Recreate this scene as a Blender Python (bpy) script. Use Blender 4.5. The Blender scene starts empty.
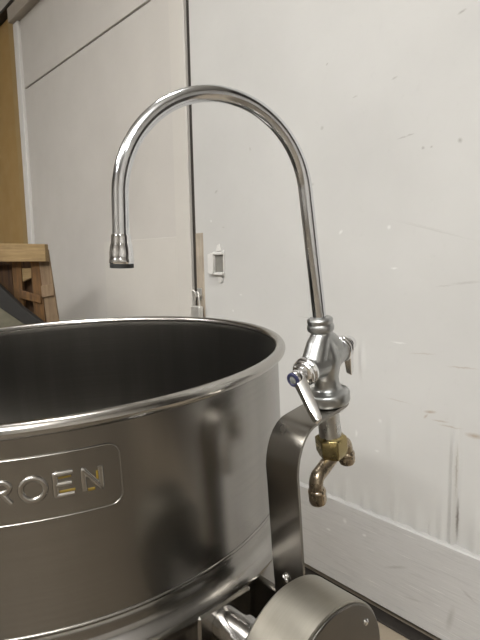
import bpy, math, random
from mathutils import Vector, Matrix, Quaternion
random.seed(7)
PI = math.pi
scn = bpy.context.scene
COL = scn.collection

# ------------------------------------------------------------------ helpers
def lin(r, g, b):
    f = lambda c: (c/255)/12.92 if c/255 <= .04045 else (((c/255)+.055)/1.055)**2.4
    return (f(r), f(g), f(b), 1)

class MB:
    """collects geometry, builds one mesh object"""
    def __init__(s): s.v = []; s.f = []
    def add(s, vs, fs):
        o = len(s.v); s.v += [Vector(p) for p in vs]; s.f += [tuple(i+o for i in f) for f in fs]; return s
    def box(s, lo, hi, b=0.0):
        (x0, y0, z0), (x1, y1, z1) = lo, hi
        if b <= 0:
            return s.add([(x0,y0,z0),(x1,y0,z0),(x1,y1,z0),(x0,y1,z0),(x0,y0,z1),(x1,y0,z1),(x1,y1,z1),(x0,y1,z1)],
                         [(0,3,2,1),(4,5,6,7),(0,1,5,4),(1,2,6,5),(2,3,7,6),(3,0,4,7)])
        vs = []; idx = {}
        for ix, x in ((0,(x0,x0+b)),(1,(x1,x1-b))):
            for iy, y in ((0,(y0,y0+b)),(1,(y1,y1-b))):
                for iz, z in ((0,(z0,z0+b)),(1,(z1,z1-b))):
                    idx[ix,iy,iz,0] = len(vs); vs.append((x[0],y[1],z[1]))
                    idx[ix,iy,iz,1] = len(vs); vs.append((x[1],y[0],z[1]))
                    idx[ix,iy,iz,2] = len(vs); vs.append((x[1],y[1],z[0]))
        I = lambda a,b_,c,k: idx[a,b_,c,k]
        fs = []
        for k in (0,1):
            q = [I(k,0,0,0),I(k,1,0,0),I(k,1,1,0),I(k,0,1,0)]; fs.append(q if k else q[::-1])
            q = [I(0,k,0,1),I(0,k,1,1),I(1,k,1,1),I(1,k,0,1)]; fs.append(q if k else q[::-1])
            q = [I(0,0,k,2),I(1,0,k,2),I(1,1,k,2),I(0,1,k,2)]; fs.append(q if k else q[::-1])
        for a in (0,1):
            for c in (0,1):
                fs.append([I(a,c,0,0),I(a,c,1,0),I(a,c,1,1),I(a,c,0,1)])
                fs.append([I(a,0,c,0),I(a,1,c,0),I(a,1,c,2),I(a,0,c,2)])
                fs.append([I(0,a,c,1),I(1,a,c,1),I(1,a,c,2),I(0,a,c,2)])
                for d in (0,1): fs.append([I(a,c,d,0),I(a,c,d,1),I(a,c,d,2)])
        return s.add(vs, fs)
    def lathe(s, prof, o=(0,0,0), ax=(0,0,1), n=48, a0=0.0, flat=None):
        """prof: (radius, height) pairs along the axis"""
        ax = Vector(ax).normalized(); q = Vector((0,0,1)).rotation_difference(ax); o = Vector(o)
        vs = []; fs = []; rows = []
        for r, h in prof:
            if r < 1e-6:
                rows.append([len(vs)]); vs.append(o + q @ Vector((0,0,h)))
            else:
                st = len(vs)
                for k in range(n):
                    t = a0 + 2*PI*k/n
                    vs.append(o + q @ Vector((r*math.cos(t), r*math.sin(t), h)))
                rows.append(list(range(st, st+n)))
        for A, B in zip(rows, rows[1:]):
            for k in range(n):
                k2 = (k+1) % n
                if len(A) == 1 and len(B) == 1: break
                if len(A) == 1: fs.append((A[0], B[k2], B[k]))
                elif len(B) == 1: fs.append((A[k], A[k2], B[0]))
                else: fs.append((A[k], A[k2], B[k2], B[k]))
        return s.add(vs, fs)
    def sweep(s, pts, rad, n=16, caps=True, sy=1.0, up=None, closed=False):
        pts = [Vector(p) for p in pts]; m = len(pts)
        if not hasattr(rad, '__len__'): rad = [rad]*m
        T = []
        for i in range(m):
            if closed: t = pts[(i+1) % m]-pts[i-1]
            else: t = pts[min(i+1, m-1)]-pts[max(i-1, 0)]
            T.append(t.normalized())
        nrm = Vector(up) if up else (Vector((0,0,1)) if abs(T[0].z) < .9 else Vector((1,0,0)))
        nrm = (nrm - T[0]*nrm.dot(T[0])).normalized()
        vs = []; fs = []
        for i in range(m):
            if up: nrm = Vector(up)
            elif i: nrm = T[i-1].rotation_difference(T[i]) @ nrm
            nrm = (nrm - T[i]*nrm.dot(T[i])).normalized(); b = T[i].cross(nrm)
            for k in range(n):
                t = 2*PI*k/n
                vs.append(pts[i] + nrm*(rad[i]*math.cos(t)*sy) + b*(rad[i]*math.sin(t)))
        for i in range(m if closed else m-1):
            j = (i+1) % m
            for k in range(n):
                k2 = (k+1) % n
                fs.append((i*n+k, j*n+k, j*n+k2, i*n+k2)[::-1])
        if caps and not closed:
            fs.append(tuple(range(n))); fs.append(tuple((m-1)*n+k for k in range(n))[::-1])
        return s.add(vs, fs)
    def prism(s, poly, d0, d1, fn):
        """poly of 2-D points extruded d0..d1; fn(u, w, d) gives the 3-D point"""
        n = len(poly)
        vs = [fn(u, w, d0) for u, w in poly] + [fn(u, w, d1) for u, w in poly]
        fs = [tuple(range(n))[::-1], tuple(range(n, 2*n))] + [(i, (i+1) % n, n+(i+1) % n, n+i) for i in range(n)]
        return s.add(vs, fs)
    def bent(s, R, th0):
        """flat (u, depth, z) onto a cylinder of radius R about z"""
        s.v = [Vector(((R+p.y)*math.cos(th0+p.x/R), (R+p.y)*math.sin(th0+p.x/R), p.z)) for p in s.v]; return s
    def build(s, name, mat, parent=None, smooth=35, bevel=0.0, fix=True):
        me = bpy.data.meshes.new(name); me.from_pydata([tuple(p) for p in s.v], [], s.f)
        if fix:
            import bmesh
            bm = bmesh.new(); bm.from_mesh(me)
            bmesh.ops.recalc_face_normals(bm, faces=bm.faces); bm.to_mesh(me); bm.free()
        me.update()
        if smooth:
            me.shade_smooth(); me.set_sharp_from_angle(angle=math.radians(smooth))
        o = bpy.data.objects.new(name, me); COL.objects.link(o); me.materials.append(mat)
        if parent: o.parent = parent
        if bevel:
            b = o.modifiers.new('edges', 'BEVEL'); b.width = bevel; b.segments = 2; b.limit_method = 'ANGLE'; b.angle_limit = math.radians(40)
        return o

def tag(o, label, cat, group=None):
    o['label'] = label; o['category'] = cat
    if group: o['group'] = group
    return o
def thing(name, label, cat, mw=None, loc=None):
    o = bpy.data.objects.new(name, None); COL.objects.link(o); o.empty_display_size = .05
    if mw is not None: o.matrix_world = mw
    if loc is not None: o.location = loc
    return tag(o, label, cat)
def struct(o): o['kind'] = 'structure'; return o
def frame_matrix(o, x, y, z):
    m = Matrix.Identity(4)
    for i, c in enumerate((x, y, z)):
        for k in range(3): m[k][i] = c[k]
    for k in range(3): m[k][3] = o[k]
    return m

# ---------------------------------------------------------------- materials
class NT:
    def __init__(s, name):
        s.m = bpy.data.materials.new(name); s.m.use_nodes = True; s.t = s.m.node_tree; s.b = s.t.nodes['Principled BSDF']
    def n(s, typ, **kw):
        nd = s.t.nodes.new(typ)
        for k, v in kw.items(): setattr(nd, k, v)
        return nd
    def l(s, a, b): s.t.links.new(a, b)
    def coord(s): return s.n('ShaderNodeTexCoord').outputs['Object']
    def mapping(s, vec, scale=(1,1,1), loc=(0,0,0), rot=(0,0,0), typ='POINT'):
        m = s.n('ShaderNodeMapping', vector_type=typ); s.l(vec, m.inputs['Vector'])
        m.inputs['Location'].default_value = loc; m.inputs['Rotation'].default_value = rot; m.inputs['Scale'].default_value = scale
        return m.outputs['Vector']
    def noise(s, vec, scale, detail=4, rough=.55):
        t = s.n('ShaderNodeTexNoise'); s.l(vec, t.inputs['Vector'])
        t.inputs['Scale'].default_value = scale; t.inputs['Detail'].default_value = detail; t.inputs['Roughness'].default_value = rough
        return t.outputs['Fac']
    def ramp(s, fac, stops):
        r = s.n('ShaderNodeValToRGB'); s.l(fac, r.inputs['Fac']); e = r.color_ramp.elements
        while len(e) < len(stops): e.new(.5)
        for k, (p, c) in enumerate(stops):
            e[k].position = p; e[k].color = c if hasattr(c, '__len__') else (c, c, c, 1)
        return r.outputs['Color']
    def rng(s, fac, a, b, c, d):
        r = s.n('ShaderNodeMapRange'); s.l(fac, r.inputs['Value'])
        for k, v in zip(('From Min','From Max','To Min','To Max'), (a, b, c, d)): r.inputs[k].default_value = v
        return r.outputs['Result']
    def mix(s, fac, a, b, mode='MIX'):
        m = s.n('ShaderNodeMix', data_type='RGBA', blend_type=mode)
        for sk, v in ((m.inputs[0], fac), (m.inputs[6], a), (m.inputs[7], b)):
            if hasattr(v, 'node'): s.l(v, sk)
            else: sk.default_value = v
        return m.outputs[2]
    def bump(s, h, strength=.2, dist=.002, prev=None):
        b = s.n('ShaderNodeBump'); s.l(h, b.inputs['Height']); b.inputs['Strength'].default_value = strength; b.inputs['Distance'].default_value = dist
        if prev is not None: s.l(prev, b.inputs['Normal'])
        return b.outputs['Normal']
    def set(s, **kw):
        for k, v in kw.items():
            sk = s.b.inputs[k.replace('_', ' ')]
            if hasattr(v, 'node'): s.l(v, sk)
            else: sk.default_value = v
        return s

def metal(name, col, rough, var=.06, scale=60, stretch=(1,1,1), aniso=0, bump=.0, dirt=None, dirt_amt=(.55,.75)):
    t = NT(name); c = t.mapping(t.coord(), stretch); nz = t.noise(c, scale)
    base = col
    if dirt: base = t.mix(t.ramp(t.noise(t.coord(), scale*.35, 6), [(dirt_amt[0], 0.), (dirt_amt[1], 1.)]), col, dirt)
    t.set(Metallic=1., Base_Color=base, Roughness=t.rng(nz, .3, .7, max(.02, rough-var), rough+var))
    if aniso:
        tg = t.n('ShaderNodeTangent', direction_type='RADIAL', axis='Z'); t.l(tg.outputs[0], t.b.inputs['Tangent'])
        t.set(Anisotropic=aniso)
    if bump: t.set(Normal=t.bump(nz, bump, .0006))
    return t.m

def steel_brushed(name, col, rough, aniso=.55, axis='Z'):
    t = NT(name); oc = t.coord()
    cloud = t.noise(oc, 5, 1, .4)
    base = t.mix(cloud, tuple(c*1.08 for c in col[:3])+(1,), tuple(c*.9 for c in col[:3])+(1,))
    st = {'Z': (3, 3, 420), 'X': (420, 6, 6)}[axis]
    fine = t.noise(t.mapping(oc, st), 1, 2, .5)
    base = t.mix(.35, base, t.mix(fine, tuple(c*.7 for c in col[:3])+(1,), tuple(c*1.3 for c in col[:3])+(1,)))
    smear = t.noise(t.mapping(oc, {'Z': (11, 11, .8), 'X': (9, 9, 9)}[axis]), 1.6, 3, .55)
    base = t.mix(t.ramp(smear, [(.4, 0.), (.68, .6)]), base, tuple(c*.72 for c in col[:3])+(1,))
    t.set(Metallic=1., Base_Color=base, Roughness=rough, Anisotropic=aniso)
    tg = t.n('ShaderNodeTangent', direction_type='RADIAL', axis='Z' if axis == 'Z' else 'X'); t.l(tg.outputs[0], t.b.inputs['Tangent'])
    return t.m

def marks_on(t, base, marks, wob=.006):
    """small stains, chips and scuffs: (x, z, half-length, half-width, angle deg, colour, strength)"""
    oc = t.coord()
    nz = t.n('ShaderNodeTexNoise'); t.l(oc, nz.inputs['Vector']); nz.inputs['Scale'].default_value = 90; nz.inputs['Detail'].default_value = 4
    off = t.n('ShaderNodeVectorMath', operation='MULTIPLY_ADD'); t.l(nz.outputs['Color'], off.inputs[0])
    off.inputs[1].default_value = (wob, 0, wob); off.inputs[2].default_value = (-wob/2, 0, -wob/2)
    ad = t.n('ShaderNodeVectorMath', operation='ADD'); t.l(oc, ad.inputs[0]); t.l(off.outputs[0], ad.inputs[1])
    col = base
    for x, z, a, b, ang, c, st in marks:
        mv = t.mapping(ad.outputs[0], (a, 1e4, b), (x, 0, z), (0, -math.radians(ang), 0), 'TEXTURE')
        ln = t.n('ShaderNodeVectorMath', operation='LENGTH'); t.l(mv, ln.inputs[0])
        col = t.mix(t.rng(ln.outputs['Value'], .2, 1.05, st*.82, 0.), col, c)
    return col

def paint(name, col, rough=.45, marks=(), grime=None, bumpy=.12, streak=False):
    t = NT(name); oc = t.coord()
    base = t.mix(t.ramp(t.noise(oc, 2.2, 5), [(.3, 0.), (.75, 1.)]), col, tuple(c*.9 for c in col[:3])+(1,))
    base = t.mix(t.ramp(t.noise(oc, 38, 6, .7), [(.6, 0.), (.78, .22)]), base, tuple(c*.72 for c in col[:3])+(1,))
    if streak:
        sc = t.noise(t.mapping(oc, (2.2, 1, 34)), 4, 6, .65)
        base = t.mix(t.ramp(sc, [(.52, 0.), (.7, .5)]), base, tuple(c*.7 for c in col[:3])+(1,))
        base = t.mix(t.ramp(t.noise(t.mapping(oc, (1.5, 1, 60), loc=(3,0,1)), 5, 4), [(.62, 0.), (.7, .55)]), base, lin(232, 230, 226))
    if marks: base = marks_on(t, base, marks)
    h = t.noise(t.mapping(oc, (1, 1, .55)), 55, 4); h2 = t.noise(oc, 7, 3)
    nr = t.bump(h, bumpy, .0015); nr = t.bump(h2, .25, .006, nr)
    if streak: nr = t.bump(t.noise(t.mapping(oc, (1.2, 1, 30)), 6, 5), .3, .003, nr)
    t.set(Base_Color=base, Roughness=t.rng(h2, .3, .7, rough-.08, rough+.1), Normal=nr)
    t.b.inputs['Specular IOR Level'].default_value = .4
    return t.m

def wood(name, a, b, axis=2, scale=1.0, rough=.75):
    t = NT(name); oc = t.coord(); st = [26, 26, 26]; st[axis] = 2.2
    g = t.noise(t.mapping(oc, tuple(q*scale for q in st)), 2.4, 6, .62)
    blot = t.noise(oc, 7*scale, 4)
    base = t.mix(t.ramp(g, [(.32, 0.), (.7, 1.)]), a, b)
    base = t.mix(t.ramp(blot, [(.45, 0.), (.75, .55)]), base, tuple(c*.45 for c in b[:3])+(1,))
    t.set(Base_Color=base, Roughness=rough, Normal=t.bump(g, .35, .003))
    return t.m

def plain(name, col, rough=.6, metallic=0.):
    t = NT(name); nz = t.noise(t.coord(), 40, 4)
    t.set(Base_Color=t.mix(t.ramp(nz, [(.35, 0.), (.7, 1.)]), col, tuple(c*.8 for c in col[:3])+(1,)), Roughness=rough, Metallic=metallic)
    return t.m

M = {}
M['steel'] = steel_brushed('kettle_steel', (.34, .328, .308, 1), .24)
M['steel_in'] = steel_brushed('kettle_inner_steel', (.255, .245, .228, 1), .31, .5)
M['rim'] = metal('rim_steel', (.43, .415, .39, 1), .22, .03, 40)
M['drum'] = steel_brushed('drum_steel', (.33, .31, .265, 1), .40, .3, 'X')
M['strip'] = metal('strip_steel', (.25, .235, .21, 1), .26, .02, 12, (1,1,1), 0, 0)
M['cap'] = metal('cap_steel', (.16, .15, .135, 1), .36, .05, 40)
M['chrome'] = metal('chrome', (.72, .735, .76, 1), .13, .05, 90, (1,1,1), 0, .03, (.5,.5,.5,1), (.62,.85))
M['chrome_clean'] = metal('polished_chrome', (.82, .82, .83, 1), .09, .03, 90)
M['cast'] = metal('dull_cast_nickel', (.42, .425, .42, 1), .34, .05, 130, (1,1,1), 0, .05, (.33,.34,.33,1), (.5,.75))
M['brass'] = metal('old_brass', (.33, .265, .125, 1), .26, .03, 60)
M['bronze'] = metal('worn_bronze_pipe', (.38, .315, .235, 1), .28, .05, 60, (1,1,1), 0, 0, (.34,.28,.2,1), (.5,.8))
M['shank'] = metal('worn_shank', (.55, .55, .54, 1), .3, .08, 150, (1,1,.3), 0, .05)
M['blue'] = plain('blue_index', lin(48, 50, 80), .35)
M['index_grey'] = plain('grey_index_centre', lin(120, 122, 118), .4)
M['black'] = plain('dark_rubber', lin(28, 28, 27), .6)
M['residue'] = plain('yellow_residue', lin(120, 98, 22), .55)
M['slot'] = plain('grey_slot', lin(128, 126, 120), .6)
M['galv'] = plain('lock_steel', lin(205, 203, 198), .4, .6)
M['track_gap_shade'] = plain('track_gap_shade', lin(62, 58, 52), .55, .5)
WHITE = lin(199, 198, 195)
brown = lin(150, 128, 102); grey = lin(150, 147, 141); pale = lin(224, 224, 221)
door_marks = [
    (-.692, .731, .022, .006, 8, brown, .75), (-.66, .71, .03, .003, 4, brown, .55), (-.56, .69, .03, .009, 3, brown, .75),
    (-.705, .715, .012, .004, 50, brown, .6), (-.63, .70, .04, .003, 2, brown, .5), (-.80, .745, .05, .0025, -3, brown, .3),
    (-.60, .88, .05, .003, 3, brown, .5), (-.72, .905, .05, .0025, 6, brown, .35), (-.80, .93, .03, .003, 0, pale, .8),
    (-.735, 1.504, .006, .006, 0, grey, .9), (-.71, 1.503, .004, .004, 0, grey, .9), (-.629, 1.506, .008, .008, 0, grey, .9),
    (-.80, 1.545, .02, .003, 6, grey, .7), (-.775, 1.548, .012, .003, 6, grey, .7),
    (-.635, 1.835, .014, .004, 15, grey, .9), (-1.08, 1.83, .006, .004, 30, grey, .9), (-.83, 1.72, .012, .004, 12, grey, .7),
    (-.97, 1.70, .012, .003, 8, grey, .6), (-1.10, 1.63, .008, .008, 0, grey, .6), (-1.14, 1.45, .006, .006, 0, grey, .6),
    (-1.02, 1.28, .012, .006, 40, pale, .9), (-.84, 1.285, .008, .008, 0, pale, .8), (-.82, 1.16, .014, .004, 0, pale, .8),
    (-.70, 1.27, .14, .003, -16, grey, .28), (-.72, 1.28, .10, .002, -16, grey, .2),
    (-.60, 1.12, .05, .005, 6, grey, .4), (-.54, 1.125, .02, .008, 0, grey, .4), (-.66, 1.11, .03, .003, 6, grey, .35),
    (-1.66, 1.48, .014, .006, 30, grey, .7), (-1.70, 1.36, .006, .006, 0, pale, .9), (-1.62, 1.33, .010, .003, 0, grey, .6),
    (-1.57, .98, .006, .006, 0, pale, .9), (-1.52, 1.05, .01, .004, 0, pale, .7), (-1.45, 1.62, .006, .01, 20, grey, .5),
    (-1.34, 1.72, .008, .004, 20, grey, .5), (-1.15, .98, .07, .002, -3, grey, .5),
    (-.600, .425, .0055, .07, 0, lin(96, 88, 78), .95), (-.606, .57, .0025, .09, 0, lin(140, 132, 120), .7),
    (-.95, .60, .006, .015, 0, pale, .7), (-.86, .665, .008, .008, 0, pale, .6), (-.87, .56, .010, .005, 0, pale, .6),
]
M['door'] = paint('white_painted_panel', WHITE, .42, door_marks)
M['wall'] = paint('white_painted_wall', lin(199, 195, 189), .5)
M['stile'] = paint('cream_painted_stile', lin(203, 199, 192), .5)
M['jamb'] = paint('white_painted_jamb', lin(216, 214, 210), .5)
M['board'] = paint('scuffed_white_board', lin(197, 196, 194), .5, [(-.78, .20, .05, .006, 25, grey, .6), (-.60, .12, .012, .05, -10, grey, .6), (-.72, .12, .04, .004, 10, grey, .5), (-.9, .26, .01, .006, 0, pale, .9), (-1.05, .22, .012, .006, 0, pale, .9), (-.98, .28, .01, .01, 0, pale, .8), (-.55, .22, .03, .005, -30, grey, .5)], streak=True)
M['tan'] = paint('tan_painted_door', lin(164, 134, 84), .5)
M['tan_edge'] = paint('pale_tan_edge', lin(164, 140, 98), .5)
M['track'] = paint('grey_track', lin(168, 160, 148), .5)
M['gap'] = plain('gap_shade_timber', lin(50, 45, 40), .8)  # timber tone darkened: the shade of the gaps is in the colour
M['weather'] = wood('weathered_strip', lin(184, 173, 157), lin(158, 146, 130))
t = NT('concrete_floor_lightened_edge'); oc = t.coord(); sx = t.n('ShaderNodeSeparateXYZ'); t.l(oc, sx.inputs[0])
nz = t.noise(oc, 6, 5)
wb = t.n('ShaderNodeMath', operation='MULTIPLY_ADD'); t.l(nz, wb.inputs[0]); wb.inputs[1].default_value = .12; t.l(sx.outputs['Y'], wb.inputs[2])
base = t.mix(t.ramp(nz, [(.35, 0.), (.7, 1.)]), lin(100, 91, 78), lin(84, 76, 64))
t.set(Base_Color=t.mix(t.rng(wb.outputs[0], .80, .84, 0., 1.), base, lin(160, 148, 130)), Roughness=.6)  # paler by the wall, darker elsewhere: brightness put into the colour
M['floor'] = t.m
M['room'] = plain('dim_room_wall', lin(192, 188, 181), .8)
M['room_light'] = plain('pale_room_wall', lin(224, 221, 215), .8)
M['ceil'] = plain('ceiling_board', lin(205, 202, 196), .8)
M['wood_pale'] = wood('pale_pallet_wood', lin(158, 134, 94), lin(122, 98, 62), 0)
M['wood_grey'] = wood('weathered_pallet_wood', lin(138, 116, 90), lin(104, 84, 62), 2)
M['wood_orange'] = wood('orange_pallet_wood', lin(118, 84, 42), lin(66, 43, 18), 2)
M['wood_dark'] = wood('dark_pallet_wood', lin(84, 56, 26), lin(44, 28, 12), 2)
M['tarp'] = plain('grey_green_board', lin(98, 94, 78), .7)
M['tarp_edge'] = plain('black_edge', lin(30, 28, 25), .7)

# ---------------------------------------------------------------- the setting
WY = 1.40
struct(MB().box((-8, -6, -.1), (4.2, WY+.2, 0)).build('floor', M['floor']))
struct(MB().box((-8, -6, 4.0), (4.2, WY+.2, 4.1)).build('ceiling', M['ceil']))
struct(MB().box((-8.1, -6, 0), (-8, WY+.2, 4.0)).build('wall_left', M['room']))
struct(MB().box((4.2, -6, 0), (4.3, WY+.2, 4.0)).build('wall_right', M['room_light']))
struct(MB().box((-8, -6.1, 0), (4.2, -6, 4.0)).build('wall_front', M['room']))
struct(MB().box((-8, WY+.06, 0), (4.2, WY+.2, 4.0)).build('wall_back', M['gap']))

# left painted cladding: two sheets with the open joint at 2.4 m
b = MB().box((-3.713, WY, .03), (-1.955, WY+.058, 2.394), .002).box((-3.713, WY, 2.405), (-1.955, WY+.058, 3.99), .002)
struct(b.build('wall_cladding', M['wall']))
struct(MB().box((-1.955, WY-.006, .03), (-1.845, WY+.058, 3.99), .003).build('trim_1', M['stile']))
struct(MB().box((-2.665, WY-.003, .03), (-1.957, WY-.0002, 1.305), .001).build('trim_2', M['stile']))
struct(MB().box((-3.798, WY-.02, .0), (-3.715, WY+.058, 2.85), .004).build('trim_3', M['jamb']))
struct(MB().box((-1.844, WY+.010, .0), (-1.8125, WY+.05, 3.95)).build('gap_shade_filler', M['gap']))  # added dark filler standing in for the shade inside the open gap
struct(MB().box((-1.812, WY-.002, .0), (-1.757, WY+.03, 1.315), .003).build('trim_5', M['weather']))
# tan door at the far left and the track over it
d = struct(MB().box((-6.2, WY, .02), (-3.912, WY+.05, 2.945), .003).build('door_2', M['tan']))
struct(MB().box((-3.910, WY-.012, .02), (-3.801, WY+.05, 2.945), .003).build('trim_6', M['tan_edge']))
struct(MB().box((-3.80, WY-.05, 2.852), (-2.2, WY+.055, 2.945), .003).build('trim_7', M['track']))
struct(MB().box((-7, WY-.055, 2.946), (-2.2, WY+.055, 2.968), .002).build('track_shade_bar', M['track_gap_shade']))  # shadow line above the track, made as an added dark bar
struct(MB().box((-7, WY-.01, 2.969), (-3.715, WY+.058, 3.98), .002).build('wall_header', M['wall']))

struct(MB().box((-1.81, WY-.052, 0), (.85, WY+.0, .007), .002).build('floor_shade_strip', M['gap']))  # shade below the kick board, built as a dark strip on the floor
# the big white panel (right) with its bulges and split seam
def lines(spec):
    out = []
    for a, b_, st in spec:
        n = max(1, round((b_-a)/st)); out += [a+(b_-a)*k/n for k in range(n)]
    return out+[spec[-1][1]]
X0 = -1.810
xs = lines([(X0, -1.3, .04), (-1.3, -.45, .004), (-.45, -.2, .02), (-.2, .85, .1)])
zs = lines([(.335, .76, .006), (.76, 1.1, .015), (1.1, 3.99, .08)])
ridges = [(-1.10, .016, .005, .35, .05), (-1.045, .010, .004, .35, .035), (-.985, .015, .007, .35, .06), (-.915, .011, .005, .35, .045), (-.86, .018, .007, .35, .05),
          (-.80, .012, .006, .35, .09), (-.775, .010, .004, .35, .04), (-.72, .018, .008, .35, .06), (-.675, .010, .006, .35, .04), (-.645, .014, .007, .35, .08), (-.545, .016, .007, .35, .10), (-.495, .012, .006, .35, .05),
          (-.93, .009, .007, .86, .045), (-.82, .014, .003, .62, .06)]
g = lambda q: math.exp(-q*q)
def relief(x, z):
    h = 0.0
    for c, w, a, zc, zl in ridges:
        h += 1.25*a*g((x-c)/w)*g((z-zc)/zl)
    env = 1/(1+math.exp((z-.68)/.02))
    h += .011*g((x+.615)/.008)*env - .005*g((x+.601)/.004)*env*(1 if z < .52 else .5)
    h += .002*math.sin(x*5.1+1)*math.sin(z*2.3)
    return h
mb = MB(); nx, nz_ = len(xs), len(zs)
vs = [(x, WY-relief(x, z), z) for z in zs for x in xs]
fs = [(j*nx+i, j*nx+i+1, (j+1)*nx+i+1, (j+1)*nx+i) for j in range(nz_-1) for i in range(nx-1)]
mb.add(vs, fs)
bk = len(mb.v)   # thickness: a closed shell behind the face
mb.add([(X0, WY+.045, zs[0]), (.85, WY+.045, zs[0]), (.85, WY+.045, zs[-1]), (X0, WY+.045, zs[-1])], [(0, 3, 2, 1)])
mb.f.append(tuple([bk, bk+3]+[j*nx for j in range(nz_-1, -1, -1)]))
mb.f.append(tuple([bk+2, bk+1]+[j*nx+nx-1 for j in range(nz_)]))
mb.f.append(tuple([bk+3, bk+2]+[(nz_-1)*nx+i for i in range(nx-1, -1, -1)]))
mb.f.append(tuple([bk+1, bk]+[i for i in range(nx)]))
door = struct(mb.build('door_1', M['door'], smooth=50, fix=False))
kb = MB().box((X0, WY-.022, .035), (.85, WY+.03, .345), .004).build('kick_board', M['board'], door)
struct(kb)
struct(MB().box((X0, WY+.035, 0), (.85, WY+.058, .06)).build('baseboard_back', M['gap']))

# ---------------------------------------------------------------- small fittings on the panel
# recessed pull: raised frame round a grey slot, torn paint above and below
pull = thing('door_pull', 'small white painted metal pull with grey slot on the white panel', 'handle', loc=(-1.655, WY-.001, 1.178))
fr = MB()
fr.prism([(-.048, .042), (-.03, .052), (.016, .050), (.040, .058), (.040, -.056), (.016, -.050), (-.03, -.048), (-.048, -.040)], 0, -.004, lambda u, w, d: (u, d, w))
fr.prism([(-.048, .040), (-.020, .046), (-.014, .030), (-.014, -.030), (-.020, -.046), (-.048, -.040)], -.004, -.022, lambda u, w, d: (u, d, w))
fr.box((-.016, -.020, .036), (.040, -.004, .050), .003).box((-.016, -.020, -.050), (.040, -.004, -.036), .003)
fr.build('pull_frame', M['jamb'], pull, bevel=.002)
MB().box((-.014, -.0065, -.038), (.034, -.004, .038)).build('slot', M['slot'], pull)
MB().prism([(-.012, .052), (.0, .078), (.012, .083), (.018, .066), (.022, .054)], 0, -.006, lambda u, w, d: (u, d, w)).build('torn_tab', M['jamb'], pull, bevel=.001)
MB().prism([(-.004, -.052), (.004, -.078), (.022, -.082), (.026, -.062), (.018, -.052)], 0, -.006, lambda u, w, d: (u, d, w)).build('torn_tab', M['jamb'], pull, bevel=.001)

# hasp staple on the strip and padlock hanging from it
stp = MB().sweep([(-.013, 0, -.012), (-.013, -.028, -.012), (-.010, -.034, .006), (0, -.036, .014), (.010, -.034, .006), (.013, -.028, -.012), (.013, 0, -.012)], .0045, 10)
stp.box((-.016, -.003, -.030), (.016, 0, .022), .001)
hs = stp.build('hasp_staple', M['galv']); hs.location = (-1.790, WY-.002, 1.046)
tag(hs, 'small grey metal hasp staple on the strip above the padlock', 'hasp')
pk = thing('padlock', 'small silver padlock hanging from the staple at the panel edge', 'padlock', loc=(-1.783, WY-.026, .958))
MB().box((-.032, -.013, -.032), (.032, .013, .032), .005).build('padlock_body', M['galv'], pk)
MB().sweep([(-.019, 0, .028), (-.015, 0, .055), (-.004, 0, .088), (.006, 0, .096), (.014, 0, .088), (.018, 0, .055), (.020, 0, .028)], .0042, 10).build('shackle', M['galv'], pk)

# ---------------------------------------------------------------- kettle
KC = Vector((-.79649, .32380, 1.05))
ka, kb_, kn = Vector((.99999909, 0, .00135082)), Vector((-.000053, .99922944, .03924958)), Vector((-.00134978, -.03924962, .99922853))
kettle = thing('tilting_kettle', 'large brushed stainless steel kettle with rolled rim and embossed nameplate', 'kettle', frame_matrix(KC, ka, kb_, kn))
N = 160
RO = .3595
hemi = lambda R, z0, d, n=14: [(R*math.cos(t*PI/2/n), z0-d*math.sin(t*PI/2/n)) for t in range(1, n)]+[(0, z0-d)]
# outer wall
MB().lathe([(.3575, -.221), (.3575, -.001)], n=N).lathe([(RO, -.002-.2195*k/24) for k in range(25)], n=N).build('outer_wall', M['steel'], kettle)
MB().lathe([(.3596+.0016*math.cos(t*2*PI/10), -.2168+.0020*math.sin(t*2*PI/10)) for t in range(11)], n=N).build('weld_bead', M['steel'], kettle, smooth=80)
# bowl lining
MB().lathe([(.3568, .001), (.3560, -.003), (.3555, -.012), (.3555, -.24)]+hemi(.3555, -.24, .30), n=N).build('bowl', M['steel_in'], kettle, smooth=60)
# rolled rim
MB().lathe([(.3635+.008*math.cos(t*2*PI/20), .008*math.sin(t*2*PI/20)) for t in range(21)], n=N).build('rim', M['rim'], kettle, smooth=80)
# jacket: swelling band, bead, then the round jacket bottom
band = [(.3578, -.2185), (.3596, -.2205), (.3600, -.2280), (.3603, -.2330), (.3612, -.2365), (.3638, -.2405), (.3685, -.2445), (.3728, -.2480), (.3752, -.2510), (.3762, -.2550), (.3760, -.2600), (.3742, -.2635), (.3700, -.2655), (.3660, -.2675), (.3645, -.2720), (.3640, -.2900), (.3620, -.3200)]
MB().lathe(band+hemi(.3620, -.32, .30), n=N).build('jacket', M['steel'], kettle, smooth=50)
# trunnion: pad on the jacket and shaft towards the drum
sc_ = kettle.matrix_world.inverted()
TB = MB().box((-.455, .312, .655), (-.418, .394, .7975), .003)
TB.v = [sc_ @ p for p in TB.v]
TB.build('trunnion_block', M['strip'], kettle)
MB().lathe([(0, 0), (.020, 0), (.020, .03), (.0235, .032), (.0235, .052), (.021, .054), (.021, .098), (0, .098)], o=sc_ @ Vector((-.4175, .350, .774)), ax=(1,0,0), n=40).build('trunnion_shaft', M['chrome_clean'], kettle)
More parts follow.
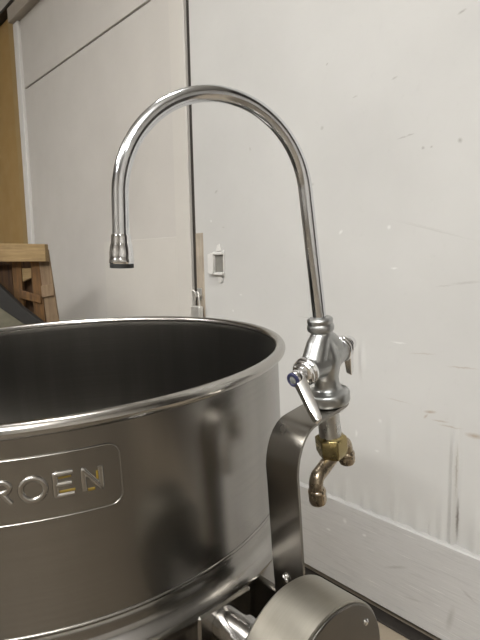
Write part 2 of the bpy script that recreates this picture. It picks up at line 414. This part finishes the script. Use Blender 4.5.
# embossed nameplate
TH = math.radians(-27.65); ZP = -.0625
hw, hh, rc = math.radians(13.75)*RO, .0325, .0125
plate = MB()
def rrect(hw, hh, r, n=8):
    p = []
    for cx, cz, a0 in ((hw-r, hh-r, 0), (-hw+r, hh-r, 90), (-hw+r, -hh+r, 180), (hw-r, -hh+r, 270)):
        for k in range(n+1):
            a = math.radians(a0+90*k/n); p.append((cx+r*math.cos(a), cz+r*math.sin(a)))
    return p
def dense(p, step, closed=True):
    out = []
    m = len(p)
    for i in range(m if closed else m-1):
        a, b_ = p[i], p[(i+1) % m]; L = math.dist(a, b_); k = max(1, int(L/step))
        out += [(a[0]+(b_[0]-a[0])*q/k, a[1]+(b_[1]-a[1])*q/k) for q in range(k)]
    if not closed: out.append(p[-1])
    return out
o2 = dense(rrect(hw, hh, rc), .004)
i2 = dense(rrect(hw-.0009, hh-.0009, rc-.0009), .004)
# thin raised field: outer lip and slightly lower face, laid as strips so that it bends with the wall
cols = 60
outl = rrect(hw, hh, rc, 10)
def zlim(u):
    d_ = max(0, abs(u)-(hw-rc)); return hh-rc+math.sqrt(max(0, rc*rc-d_*d_))
us = [-hw+2*hw*k/cols for k in range(cols+1)]
us = sorted(set(us+[s*(hw-rc+rc*math.sin(k*PI/16)) for s in (-1, 1) for k in range(9)]))
vs = []; fs = []
for u in us: vs += [(u, .0009, ZP-zlim(u)), (u, .0009, ZP+zlim(u)), (u, -.0005, ZP-zlim(u)), (u, -.0005, ZP+zlim(u))]
for k in range(len(us)-1):
    a, c = 4*k, 4*k+4
    fs += [(a, c, c+1, a+1), (a, a+2, c+2, c), (a+1, c+1, c+3, a+3)]
plate.add(vs, fs)
plate.bent(RO, TH)
np_ = plate.build('nameplate', M['steel'], kettle, smooth=30)
lip = MB().sweep([(u, .0009, ZP+w) for u, w in o2], .00105, 8, closed=True, up=(0, 1, 0)).bent(RO, TH)
lip.build('raised_border', M['steel'], np_, smooth=60)
# letters: strokes as flattened round bars, G R O E N
def arc(cx, cz, rx, rz, a0, a1, n=20): return [(cx+rx*math.cos(math.radians(a0+(a1-a0)*k/n)), cz+rz*math.sin(math.radians(a0+(a1-a0)*k/n))) for k in range(n+1)]
LH = .0135-.0024
W_ = .0084
GL = {
 'N': [[(-W_, -LH), (-W_, LH), (W_, -LH), (W_, LH)]],
 'E': [[(W_, LH), (-W_, LH), (-W_, -LH), (W_, -LH)], [(-W_, 0), (W_*.8, 0)]],
 'O': [arc(0, 0, .0112, LH, 90, 450, 32)],
 'R': [[(-W_, -LH), (-W_, LH), (.001, LH)]+arc(.001, LH/2, .0074, LH/2, 90, -90, 12)+[(-W_, 0)], [(.001, 0), (W_, -LH)]],
 'G': [arc(0, 0, .0108, LH, 45, 330, 26)+[(.0098, -.001), (.002, -.001)]],
}
def letter(ch, deg):
    u0 = (math.radians(deg)-TH)*RO
    m = MB()
    for st in GL[ch]:
        closed = ch == 'O'
        p = st[:-1] if closed else st
        p = dense(p, .0012, closed)
        m.sweep([(u0+u, .0008, ZP+.0008+w) for u, w in p], .0030, 10, closed=closed, sy=.72, up=(0, 1, 0))
    m.bent(RO, TH); return m.build('letter', M['rim'], np_, smooth=60)
for ch, deg in (('G', -36.7), ('R', -31.85), ('O', -27.2), ('E', -22.62), ('N', -18.42)): letter(ch, deg)
# yellow polish left in the recesses of the last two letters
res = MB()
for deg, segs in ((-22.62, [[(W_+.001, -LH+.0036), (-W_+.003, -LH+.0036)], [(W_*.8, LH-.0036), (-W_+.003, LH-.0036)]]), (-18.42, [[(-W_+.003, LH-.006), (W_-.003, -LH+.0022)], [(W_-.0030, LH-.004), (W_-.0030, -LH+.004)], [(-W_+.0032, -LH), (W_*.2, -LH)]])):
    u0 = (math.radians(deg)-TH)*RO
    for sg in segs: res.sweep([(u0+u, .0008, ZP+.0008+w) for u, w in dense(sg, .002, False)], .0017, 8, sy=.35, up=(0, 1, 0))
res.bent(RO, TH).build('polish_residue', M['residue'], np_)['label'] = 'yellow residue around the letters'

# ---------------------------------------------------------------- stand with drum housing
stand = thing('kettle_stand', 'steel pedestal stand with round tan steel drum beside the kettle', 'stand', loc=(-.29, .35, 0))
S = lambda x, y, z: (x+.29, y-.35, z)
DX0, DX1, DZ, DR = -.318, -.259, .797, .078
dr = MB().lathe([(0, 0), (DR-.003, 0), (DR, .003), (DR, DX1-DX0-.0015), (DR-.0015, DX1-DX0), (DR-.006, DX1-DX0), (DR-.006, DX1-DX0-.001), (0, DX1-DX0-.001)], o=S(DX0, .35, DZ), ax=(1,0,0), n=96).build('drum', M['drum'], stand, smooth=40)
cp = MB().lathe([(0, 0), (DR-.0025, 0), (DR-.0025, .0022), (DR-.0036, .0030), (0, .0030)], o=S(DX1-.0006, .35, DZ), ax=(1,0,0), n=96).build('end_cap', M['cap'], stand, smooth=30)
for k, a in enumerate((42, 162, 282)):
    a = math.radians(a)
    MB().lathe([(0, 0), (.0034, 0), (.0033, .0012), (.002, .0022), (0, .0025)], o=S(DX1+.0024, .35+.063*math.cos(a), DZ+.063*math.sin(a)), ax=(1,0,0), n=16).build('screw', M['chrome_clean'], cp)
MB().box(S(-.4465, .4245, .42), S(-.300, .4345, .783), .002).build('side_plate', M['strip'], stand)
MB().box(S(-.322, .29, .02), S(-.255, .41, .74), .004).build('pedestal', M['strip'], stand)
MB().box(S(-.62, .22, .0), S(-.20, .50, .02), .004).build('base_plate', M['strip'], stand)

# bracket: bent steel strip carrying the faucet
prof = [(.426, .700), (.420, .790), (.415, .844), (.4085, .930), (.4062, .955), (.4072, .9665), (.4093, .976), (.4135, .987), (.4195, .9965), (.427, 1.0035), (.435, 1.0077), (.4435, 1.0098), (.467, 1.0137), (.4954, 1.0185)]
for k in range(1, 11):
    q = .0255*math.sin(k*PI/20); prof.append((.4954+q, 1.0185+q*.1619))
th_ = .0038; inner = []
for i, (y, z) in enumerate(prof):
    a, c = prof[max(0, i-1)], prof[min(len(prof)-1, i+1)]
    t = Vector((c[0]-a[0], c[1]-a[1])).normalized(); nrm = Vector((t.y, -t.x))
    inner.append((y+nrm.x*th_, z+nrm.y*th_))
bx0, bx1 = -.4025, -.3535
br = thing('faucet_bracket', 'dark bent steel strip rising beside the kettle and carrying the faucet', 'bracket', loc=(-.378, .42, .70))
m = MB()
n = len(prof)
vs = []
hx = lambda y: ((bx1-bx0)/2)*(math.sqrt(max(.0004, 1-((y-.4954)/.0255)**2)) if y > .4954 else 1)
for sg in (-1, 1):
    vs += [(sg*hx(y0), y-.42, z-.70) for (y0, _), (y, z) in zip(prof, prof)]+[(sg*hx(y0), y-.42, z-.70) for (y0, _), (y, z) in zip(prof, inner)]
fs = []
for i in range(n-1):
    fs += [(i, i+1, 2*n+i+1, 2*n+i), (n+i, 3*n+i, 3*n+i+1, n+i+1), (i, n+i, n+i+1, i+1), (2*n+i, 2*n+i+1, 3*n+i+1, 3*n+i)]
fs += [(0, 2*n, 3*n, n), (n-1, 2*n-1, 4*n-1, 3*n-1)]
m.add(vs, fs).build('bent_strip', M['strip'], br, smooth=30, bevel=.0008)
sd = Vector((0, -1, -.09)).normalized()
sp = Vector((-.3815+.378, .4192-.42-.0004, .815-.70))
MB().lathe([(0, 0), (.0062, 0), (.0062, .0012), (.0052, .0035), (.003, .0048), (0, .0052)], o=sp, ax=sd, n=20).build('screw', M['chrome_clean'], br)

# ---------------------------------------------------------------- faucet
fx, fv, fa = Vector((.99994731, -.00164067, .01013383)), Vector((0, .98714634, .15981899)), Vector((-.01026578, -.15981057, .98709432))
F = Vector((-.37760669, .49541983, 1.01887445))
fa_ = thing('gooseneck_faucet', 'chrome two-lever faucet with tall gooseneck spout and brass inlets below', 'faucet', frame_matrix(F, fx, fv, fa))
# cast body: barrels, flange and cross tube melted into one casting
VC = .0556; VA = Vector((0, math.cos(.10), math.sin(.10)))
body = MB()
body.lathe([(0, .0), (.0262, .0), (.0272, .003), (.0272, .0115), (.0262, .0145), (.0225, .0165), (.0172, .0185), (.0156, .022), (.0152, .032), (.0172, .040), (.0196, .049), (.0202, .056), (.0192, .063), (.0168, .071), (.0145, .078), (.0130, .084), (.0127, .094), (0, .094)], n=48)
body.lathe([(0, -.0325), (.0150, -.0325), (.0160, -.024), (.0178, -.012), (.0188, 0), (.0176, .012), (.0158, .024), (.0150, .035), (0, .035)], o=(0, 0, VC), ax=VA, n=48)
body.sweep([(0, 0, .087), (0, -.009, .075), (0, -.020, VC+.001), (0, -.026, VC-.002)], [.0125, .0150, .0158, .0150], 24)
body.sweep([(0, 0, .087), (0, .010, .075), (0, .022, VC+.004), (0, .028, VC+.003)], [.0125, .0148, .0152, .0148], 24)
bo = body.build('body', M['cast'], fa_, smooth=0)
rm = bo.modifiers.new('melt', 'REMESH'); rm.mode = 'VOXEL'; rm.voxel_size = .0009
sm = bo.modifiers.new('soft', 'SMOOTH'); sm.iterations = 14; sm.factor = .5
dg = bpy.context.evaluated_depsgraph_get()
me2 = bpy.data.meshes.new_from_object(bo.evaluated_get(dg)); bo.modifiers.clear(); bo.data = me2
me2.shade_smooth(); 
if not me2.materials: me2.materials.append(M['cast'])
# collar nut round the spout
MB().lathe([(0, .0915), (.0125, .0915), (.0152, .0925), (.0164, .0950), (.0166, .0975), (.0162, .1000), (.0152, .1018), (.0152, .1032), (.0157, .1046), (.0157, .1068), (.0150, .1086), (.0125, .1098), (0, .1098)], n=40).build('collar_nut', M['cast'], fa_, smooth=20, bevel=.0012)
# gooseneck tube
gx, gv = -.26736, -.95077
gl = math.hypot(gx, gv); gx, gv = gx/gl, gv/gl
L_, Rg, E_, th = .1542, .1071, .0381, 2.9701
P = [Vector((0, 0, .1065+L_*k/14)) for k in range(15)]
c0 = Vector((gx*Rg, gv*Rg, .1065+L_)); G = Vector((gx, gv, 0)); A = Vector((0, 0, 1))
for k in range(1, 61):
    t = th*k/60; P.append(c0-G*(Rg*math.cos(t))+A*(Rg*math.sin(t)))
T = G*math.sin(th)+A*math.cos(th)
P += [P[-1]+T*(E_*k/6) for k in range(1, 7)]
# taper of the end into the outlet
gs = MB().sweep(P, .0081, 32).build('gooseneck_spout', M['chrome'], fa_, smooth=50)
end = P[-1]
MB().lathe([(0, -.002), (.0090, -.002), (.0096, .000), (.0097, .0055), (.0100, .0070), (.0110, .0105), (.0115, .016), (.0115, .0210), (.0121, .0220), (.0121, .0248), (.0114, .0258), (.0110, .0285), (.0092, .0290), (0, .0285)], o=end, ax=T, n=40).build('outlet_fitting', M['chrome_clean'], gs, smooth=40)
MB().lathe([(.0085, .0262), (.0115, .0262), (.0115, .0302), (.0090, .0305), (.0085, .0300)], o=end, ax=T, n=40).build('outlet_washer', M['black'], gs)
def valve(sgn):
    ax = VA*sgn
    o = (0, 0, VC)
    bn = MB().lathe([(.0, .0315), (.0165, .0315), (.0172, .0330), (.0172, .0358), (.0162, .0372), (.0150, .0376), (.0158, .0392), (.0160, .0412), (.0146, .0432), (.0118, .0440), (.0104, .0452), (.0106, .0470), (.0, .0470)], o=o, ax=ax, n=40)
    return bn.build('bonnet', M['chrome_clean'], fa_, smooth=30)
def lever(sgn, tip, wid0, wid1, thk):
    h0 = VA*(sgn*.0525)+Vector((0, 0, VC)); tip = Vector(tip)
    hb = MB().lathe([(0, .0462), (.0075, .0462), (.0088, .0485), (.0094, .0520), (.0090, .0570), (.0078, .0590), (0, .0590)], o=(0, 0, VC), ax=VA*sgn, n=32)
    d = (tip-h0).normalized(); out = VA*sgn; out = (out-d*out.dot(d)).normalized(); sd_ = d.cross(out)
    Lh = (tip-h0).length
    st = [(0.0, .0082, .0062), (.10, wid0, .0062), (.35, wid0*.90, thk), (.7, (wid0*.3+wid1*.7), thk*.9), (.94, wid1, thk*.75), (1.0, wid1*.82, thk*.5)]
    vs = []; fs = []
    for q, w, tk in st:
        c = h0+d*(Lh*q)
        for a_, b_ in ((-1, -.85), (-.9, -1), (.9, -1), (1, -.85), (.62, .8), (.5, 1), (-.5, 1), (-.62, .8)):
            vs.append(c+sd_*(w*a_)+out*(tk*b_))
    for k in range(len(st)-1):
        for i in range(8):
            j = (i+1) % 8; fs.append((k*8+i, k*8+j, k*8+8+j, k*8+8+i))
    fs += [tuple(range(8)), tuple(range((len(st)-1)*8, len(st)*8))]
    hb.add(vs, fs)
    return hb.build('lever_handle', M['chrome_clean'], fa_, smooth=28)
valve(-1); valve(1)
l1 = lever(-1, (.0380, -.0690, .0100), .0082, .0062, .0056)
l2 = lever(1, (-.0140, .0690, .0120), .0062, .0042, .0054)
MB().lathe([(.0050, .0588), (.0088, .0588), (.0090, .0600), (.0084, .0614), (.0056, .0616), (.0050, .0608)], o=(0, 0, VC), ax=-VA, n=32).build('index_ring', M['blue'], l1)['label'] = 'blue index ring'
MB().lathe([(0, .0588), (.0050, .0588), (.0050, .0606), (.0030, .0614), (0, .0616)], o=(0, 0, VC), ax=-VA, n=24).build('index_centre', M['index_grey'], l1)
# under the bracket: shank, hex nut and brass inlets
SV = -.0045
MB().lathe([(0, -.0040), (.0215, -.0040), (.0215, -.0075), (.0150, -.0082), (.0142, -.010), (.0142, -.0455), (0, -.0455)], o=(0, SV, 0), n=40).build('shank', M['shank'], fa_)
nut = MB().lathe([(0, -.0435), (.0148, -.0435), (.0205, -.0460), (.0205, -.0640), (.0172, -.0725), (.0115, -.0765), (0, -.0765)], o=(0, SV, 0), n=6, a0=.55)
nut.build('hex_nut', M['brass'], fa_, smooth=20, bevel=.0012)['label'] = 'brass hex nut under the faucet'
def bez(p0, p1, p2, n=10): return [Vector(p0)*(1-t)**2+Vector(p1)*(2*t*(1-t))+Vector(p2)*t*t for t in [k/n for k in range(n+1)]]
pf = [(0, SV, -.0700)] + bez((0, -.012, -.0760), (0, -.020, -.0800), (0, -.030, -.0830), 6) + bez((0, -.0345, -.0845), (0, -.0440, -.0875), (0, -.0428, -.1030), 10) + [(0, -.0426, -.106)]
MB().sweep(pf, [.0095]*2+[.0090]*(len(pf)-2), 24).build('inlet_pipe', M['bronze'], fa_, smooth=60)
MB().lathe([(0, -.102), (.0098, -.102), (.0112, -.1035), (.0116, -.106), (.0108, -.1085), (.0112, -.110), (.0112, -.1185), (.0100, -.1215), (.0062, -.1220), (.0058, -.117), (0, -.117)], o=(0, -.0424, .001), n=32).build('inlet_collar', M['bronze'], fa_)
pr = [(0, SV, -.0665)] + bez((0, .004, -.0650), (0, .012, -.0640), (0, .016, -.0655), 6) + bez((0, .019, -.0660), (0, .0262, -.0675), (0, .0240, -.0820), 10) + [(0, .0238, -.086)]
MB().sweep(pr, .0086, 24).build('inlet_pipe', M['bronze'], fa_, smooth=60)
MB().lathe([(0, -.081), (.0094, -.081), (.0108, -.0825), (.0112, -.085), (.0104, -.0872), (.0108, -.0885), (.0108, -.0950), (.0094, -.0980), (.0060, -.0985), (.0056, -.094), (0, -.094)], o=(0, .0236, .001), n=32).build('inlet_collar', M['bronze'], fa_)

# ---------------------------------------------------------------- pallet at the far left
pr_, pd = Vector((.677, .736, 0)).normalized(), Vector((-.736, .677, 0)).normalized()
PO = Vector((-2.50, 1.0, 0))
pal = thing('wooden_pallet', 'weathered wooden pallet standing on end against the white wall', 'pallet', frame_matrix(PO, pr_, pd, Vector((0, 0, 1))))
def plank(name, mat, poly, d0, d1, parent, bevel=.003):
    return MB().prism(poly, d0, d1, lambda u, w, d: (u, d, w)).build(name, mat, parent, smooth=30, bevel=bevel)
plank('top_board', M['wood_pale'], [(-.62, 1.209), (.002, 1.200), (.002, 1.286), (-.62, 1.306)], -.03, .012, pal)
plank('side_board', M['wood_grey'], [(-.052, 1.20), (-.004, 1.262), (.028, .90), (.075, .0), (.0, .0), (-.034, .90)], .016, .036, pal)
plank('cross_block', M['wood_grey'], [(-.044, 1.02), (.020, 1.03), (.016, 1.09), (-.046, 1.08)], .004, .016, pal)
plank('deck_board', M['wood_orange'], [(-.095, 0), (-.030, 0), (-.044, 1.21), (-.095, 1.21)], .018, .05, pal)
plank('deck_board', M['wood_orange'], [(-.20, 0), (-.145, 0), (-.150, 1.21), (-.195, 1.21)], .03, .06, pal)
plank('deck_board', M['wood_pale'], [(-.148, 1.10), (-.10, 1.12), (-.10, 1.17), (-.148, 1.17)], .034, .06, pal)
plank('deck_board', M['wood_dark'], [(-.62, 0), (-.21, 0), (-.21, 1.19), (-.62, 1.19)], .06, .08, pal)
plank('cross_board', M['wood_orange'], [(-.16, 1.02), (-.05, .99), (-.05, 1.03), (-.16, 1.065)], .004, .018, pal)
plank('back_board', M['wood_dark'], [(-.62, 0), (-.05, 0), (-.05, 1.22), (-.62, 1.22)], .09, .11, pal)
lb = thing('leaning_board', 'dark-edged grey green board leaning across the wooden pallet', 'board', frame_matrix(PO-pd*.06, pr_, pd, Vector((0, 0, 1))))
plank('panel', M['tarp'], [(-.62, 0), (.10, 0), (.10, .76), (-.11, .905), (-.245, 1.005), (-.62, 1.29)], -.02, .0, lb)
plank('top_edge', M['tarp_edge'], [(.10, .76), (-.11, .905), (-.245, 1.005), (-.62, 1.29), (-.62, 1.44), (-.245, 1.125), (-.11, .985), (.10, .81)], -.03, .008, lb)

# ---------------------------------------------------------------- lamps
def lamp(name, loc, sx, sy, watts, col, rot=(0, 0, 0)):
    l = bpy.data.lights.new(name, 'AREA'); l.shape = 'RECTANGLE'; l.size = sx; l.size_y = sy; l.energy = watts; l.color = col
    o = bpy.data.objects.new(name, l); COL.objects.link(o); o.location = loc; o.rotation_euler = rot; return o
# unseen overhead lamps; up-facing copies added to brighten the ceiling for the steel's reflections
for x, y, z, wt in ((1.0, -1.7, 3.4, 135), (-.05, -2.3, 3.3, 130), (-3.3, -2.4, 3.5, 80), (-1.1, .25, 3.75, 30), (2.8, -2.6, 3.5, 22), (-1.2, -4.6, 3.5, 60)):
    lamp('ceiling_and_fill_lamp', (x, y, z), 1.3, .2, wt, (1, .993, .98))
    lamp('ceiling_and_fill_lamp', (x, y, z+.05), 1.3, .2, wt*.8, (1, .993, .98), (PI, 0, 0))
w = bpy.data.worlds.new('room_air'); scn.world = w; w.use_nodes = True
w.node_tree.nodes['Background'].inputs[0].default_value = (.9, .85, .75, 1); w.node_tree.nodes['Background'].inputs[1].default_value = .05

# ---------------------------------------------------------------- camera
cd = bpy.data.cameras.new('camera'); cam = bpy.data.objects.new('camera', cd); COL.objects.link(cam)
cd.sensor_fit = 'VERTICAL'; cd.sensor_height = 36; cd.lens = 501.19/640*36; cd.clip_start = .02
cx_, cu_, cf_ = Vector((.677409, .735368, -.018741)), Vector((-.077648, .096816, .992269)), Vector((-.731497, .670717, -.122683))
cam.matrix_world = frame_matrix((0, 0, 1.2), cx_, cu_, -cf_)
scn.camera = cam
scn.view_settings.view_transform = 'Standard'; scn.view_settings.look = 'None'; scn.view_settings.gamma = 1; scn.view_settings.use_curve_mapping = False
scn.view_settings.exposure = -0.44
scn.cycles.use_denoising = True
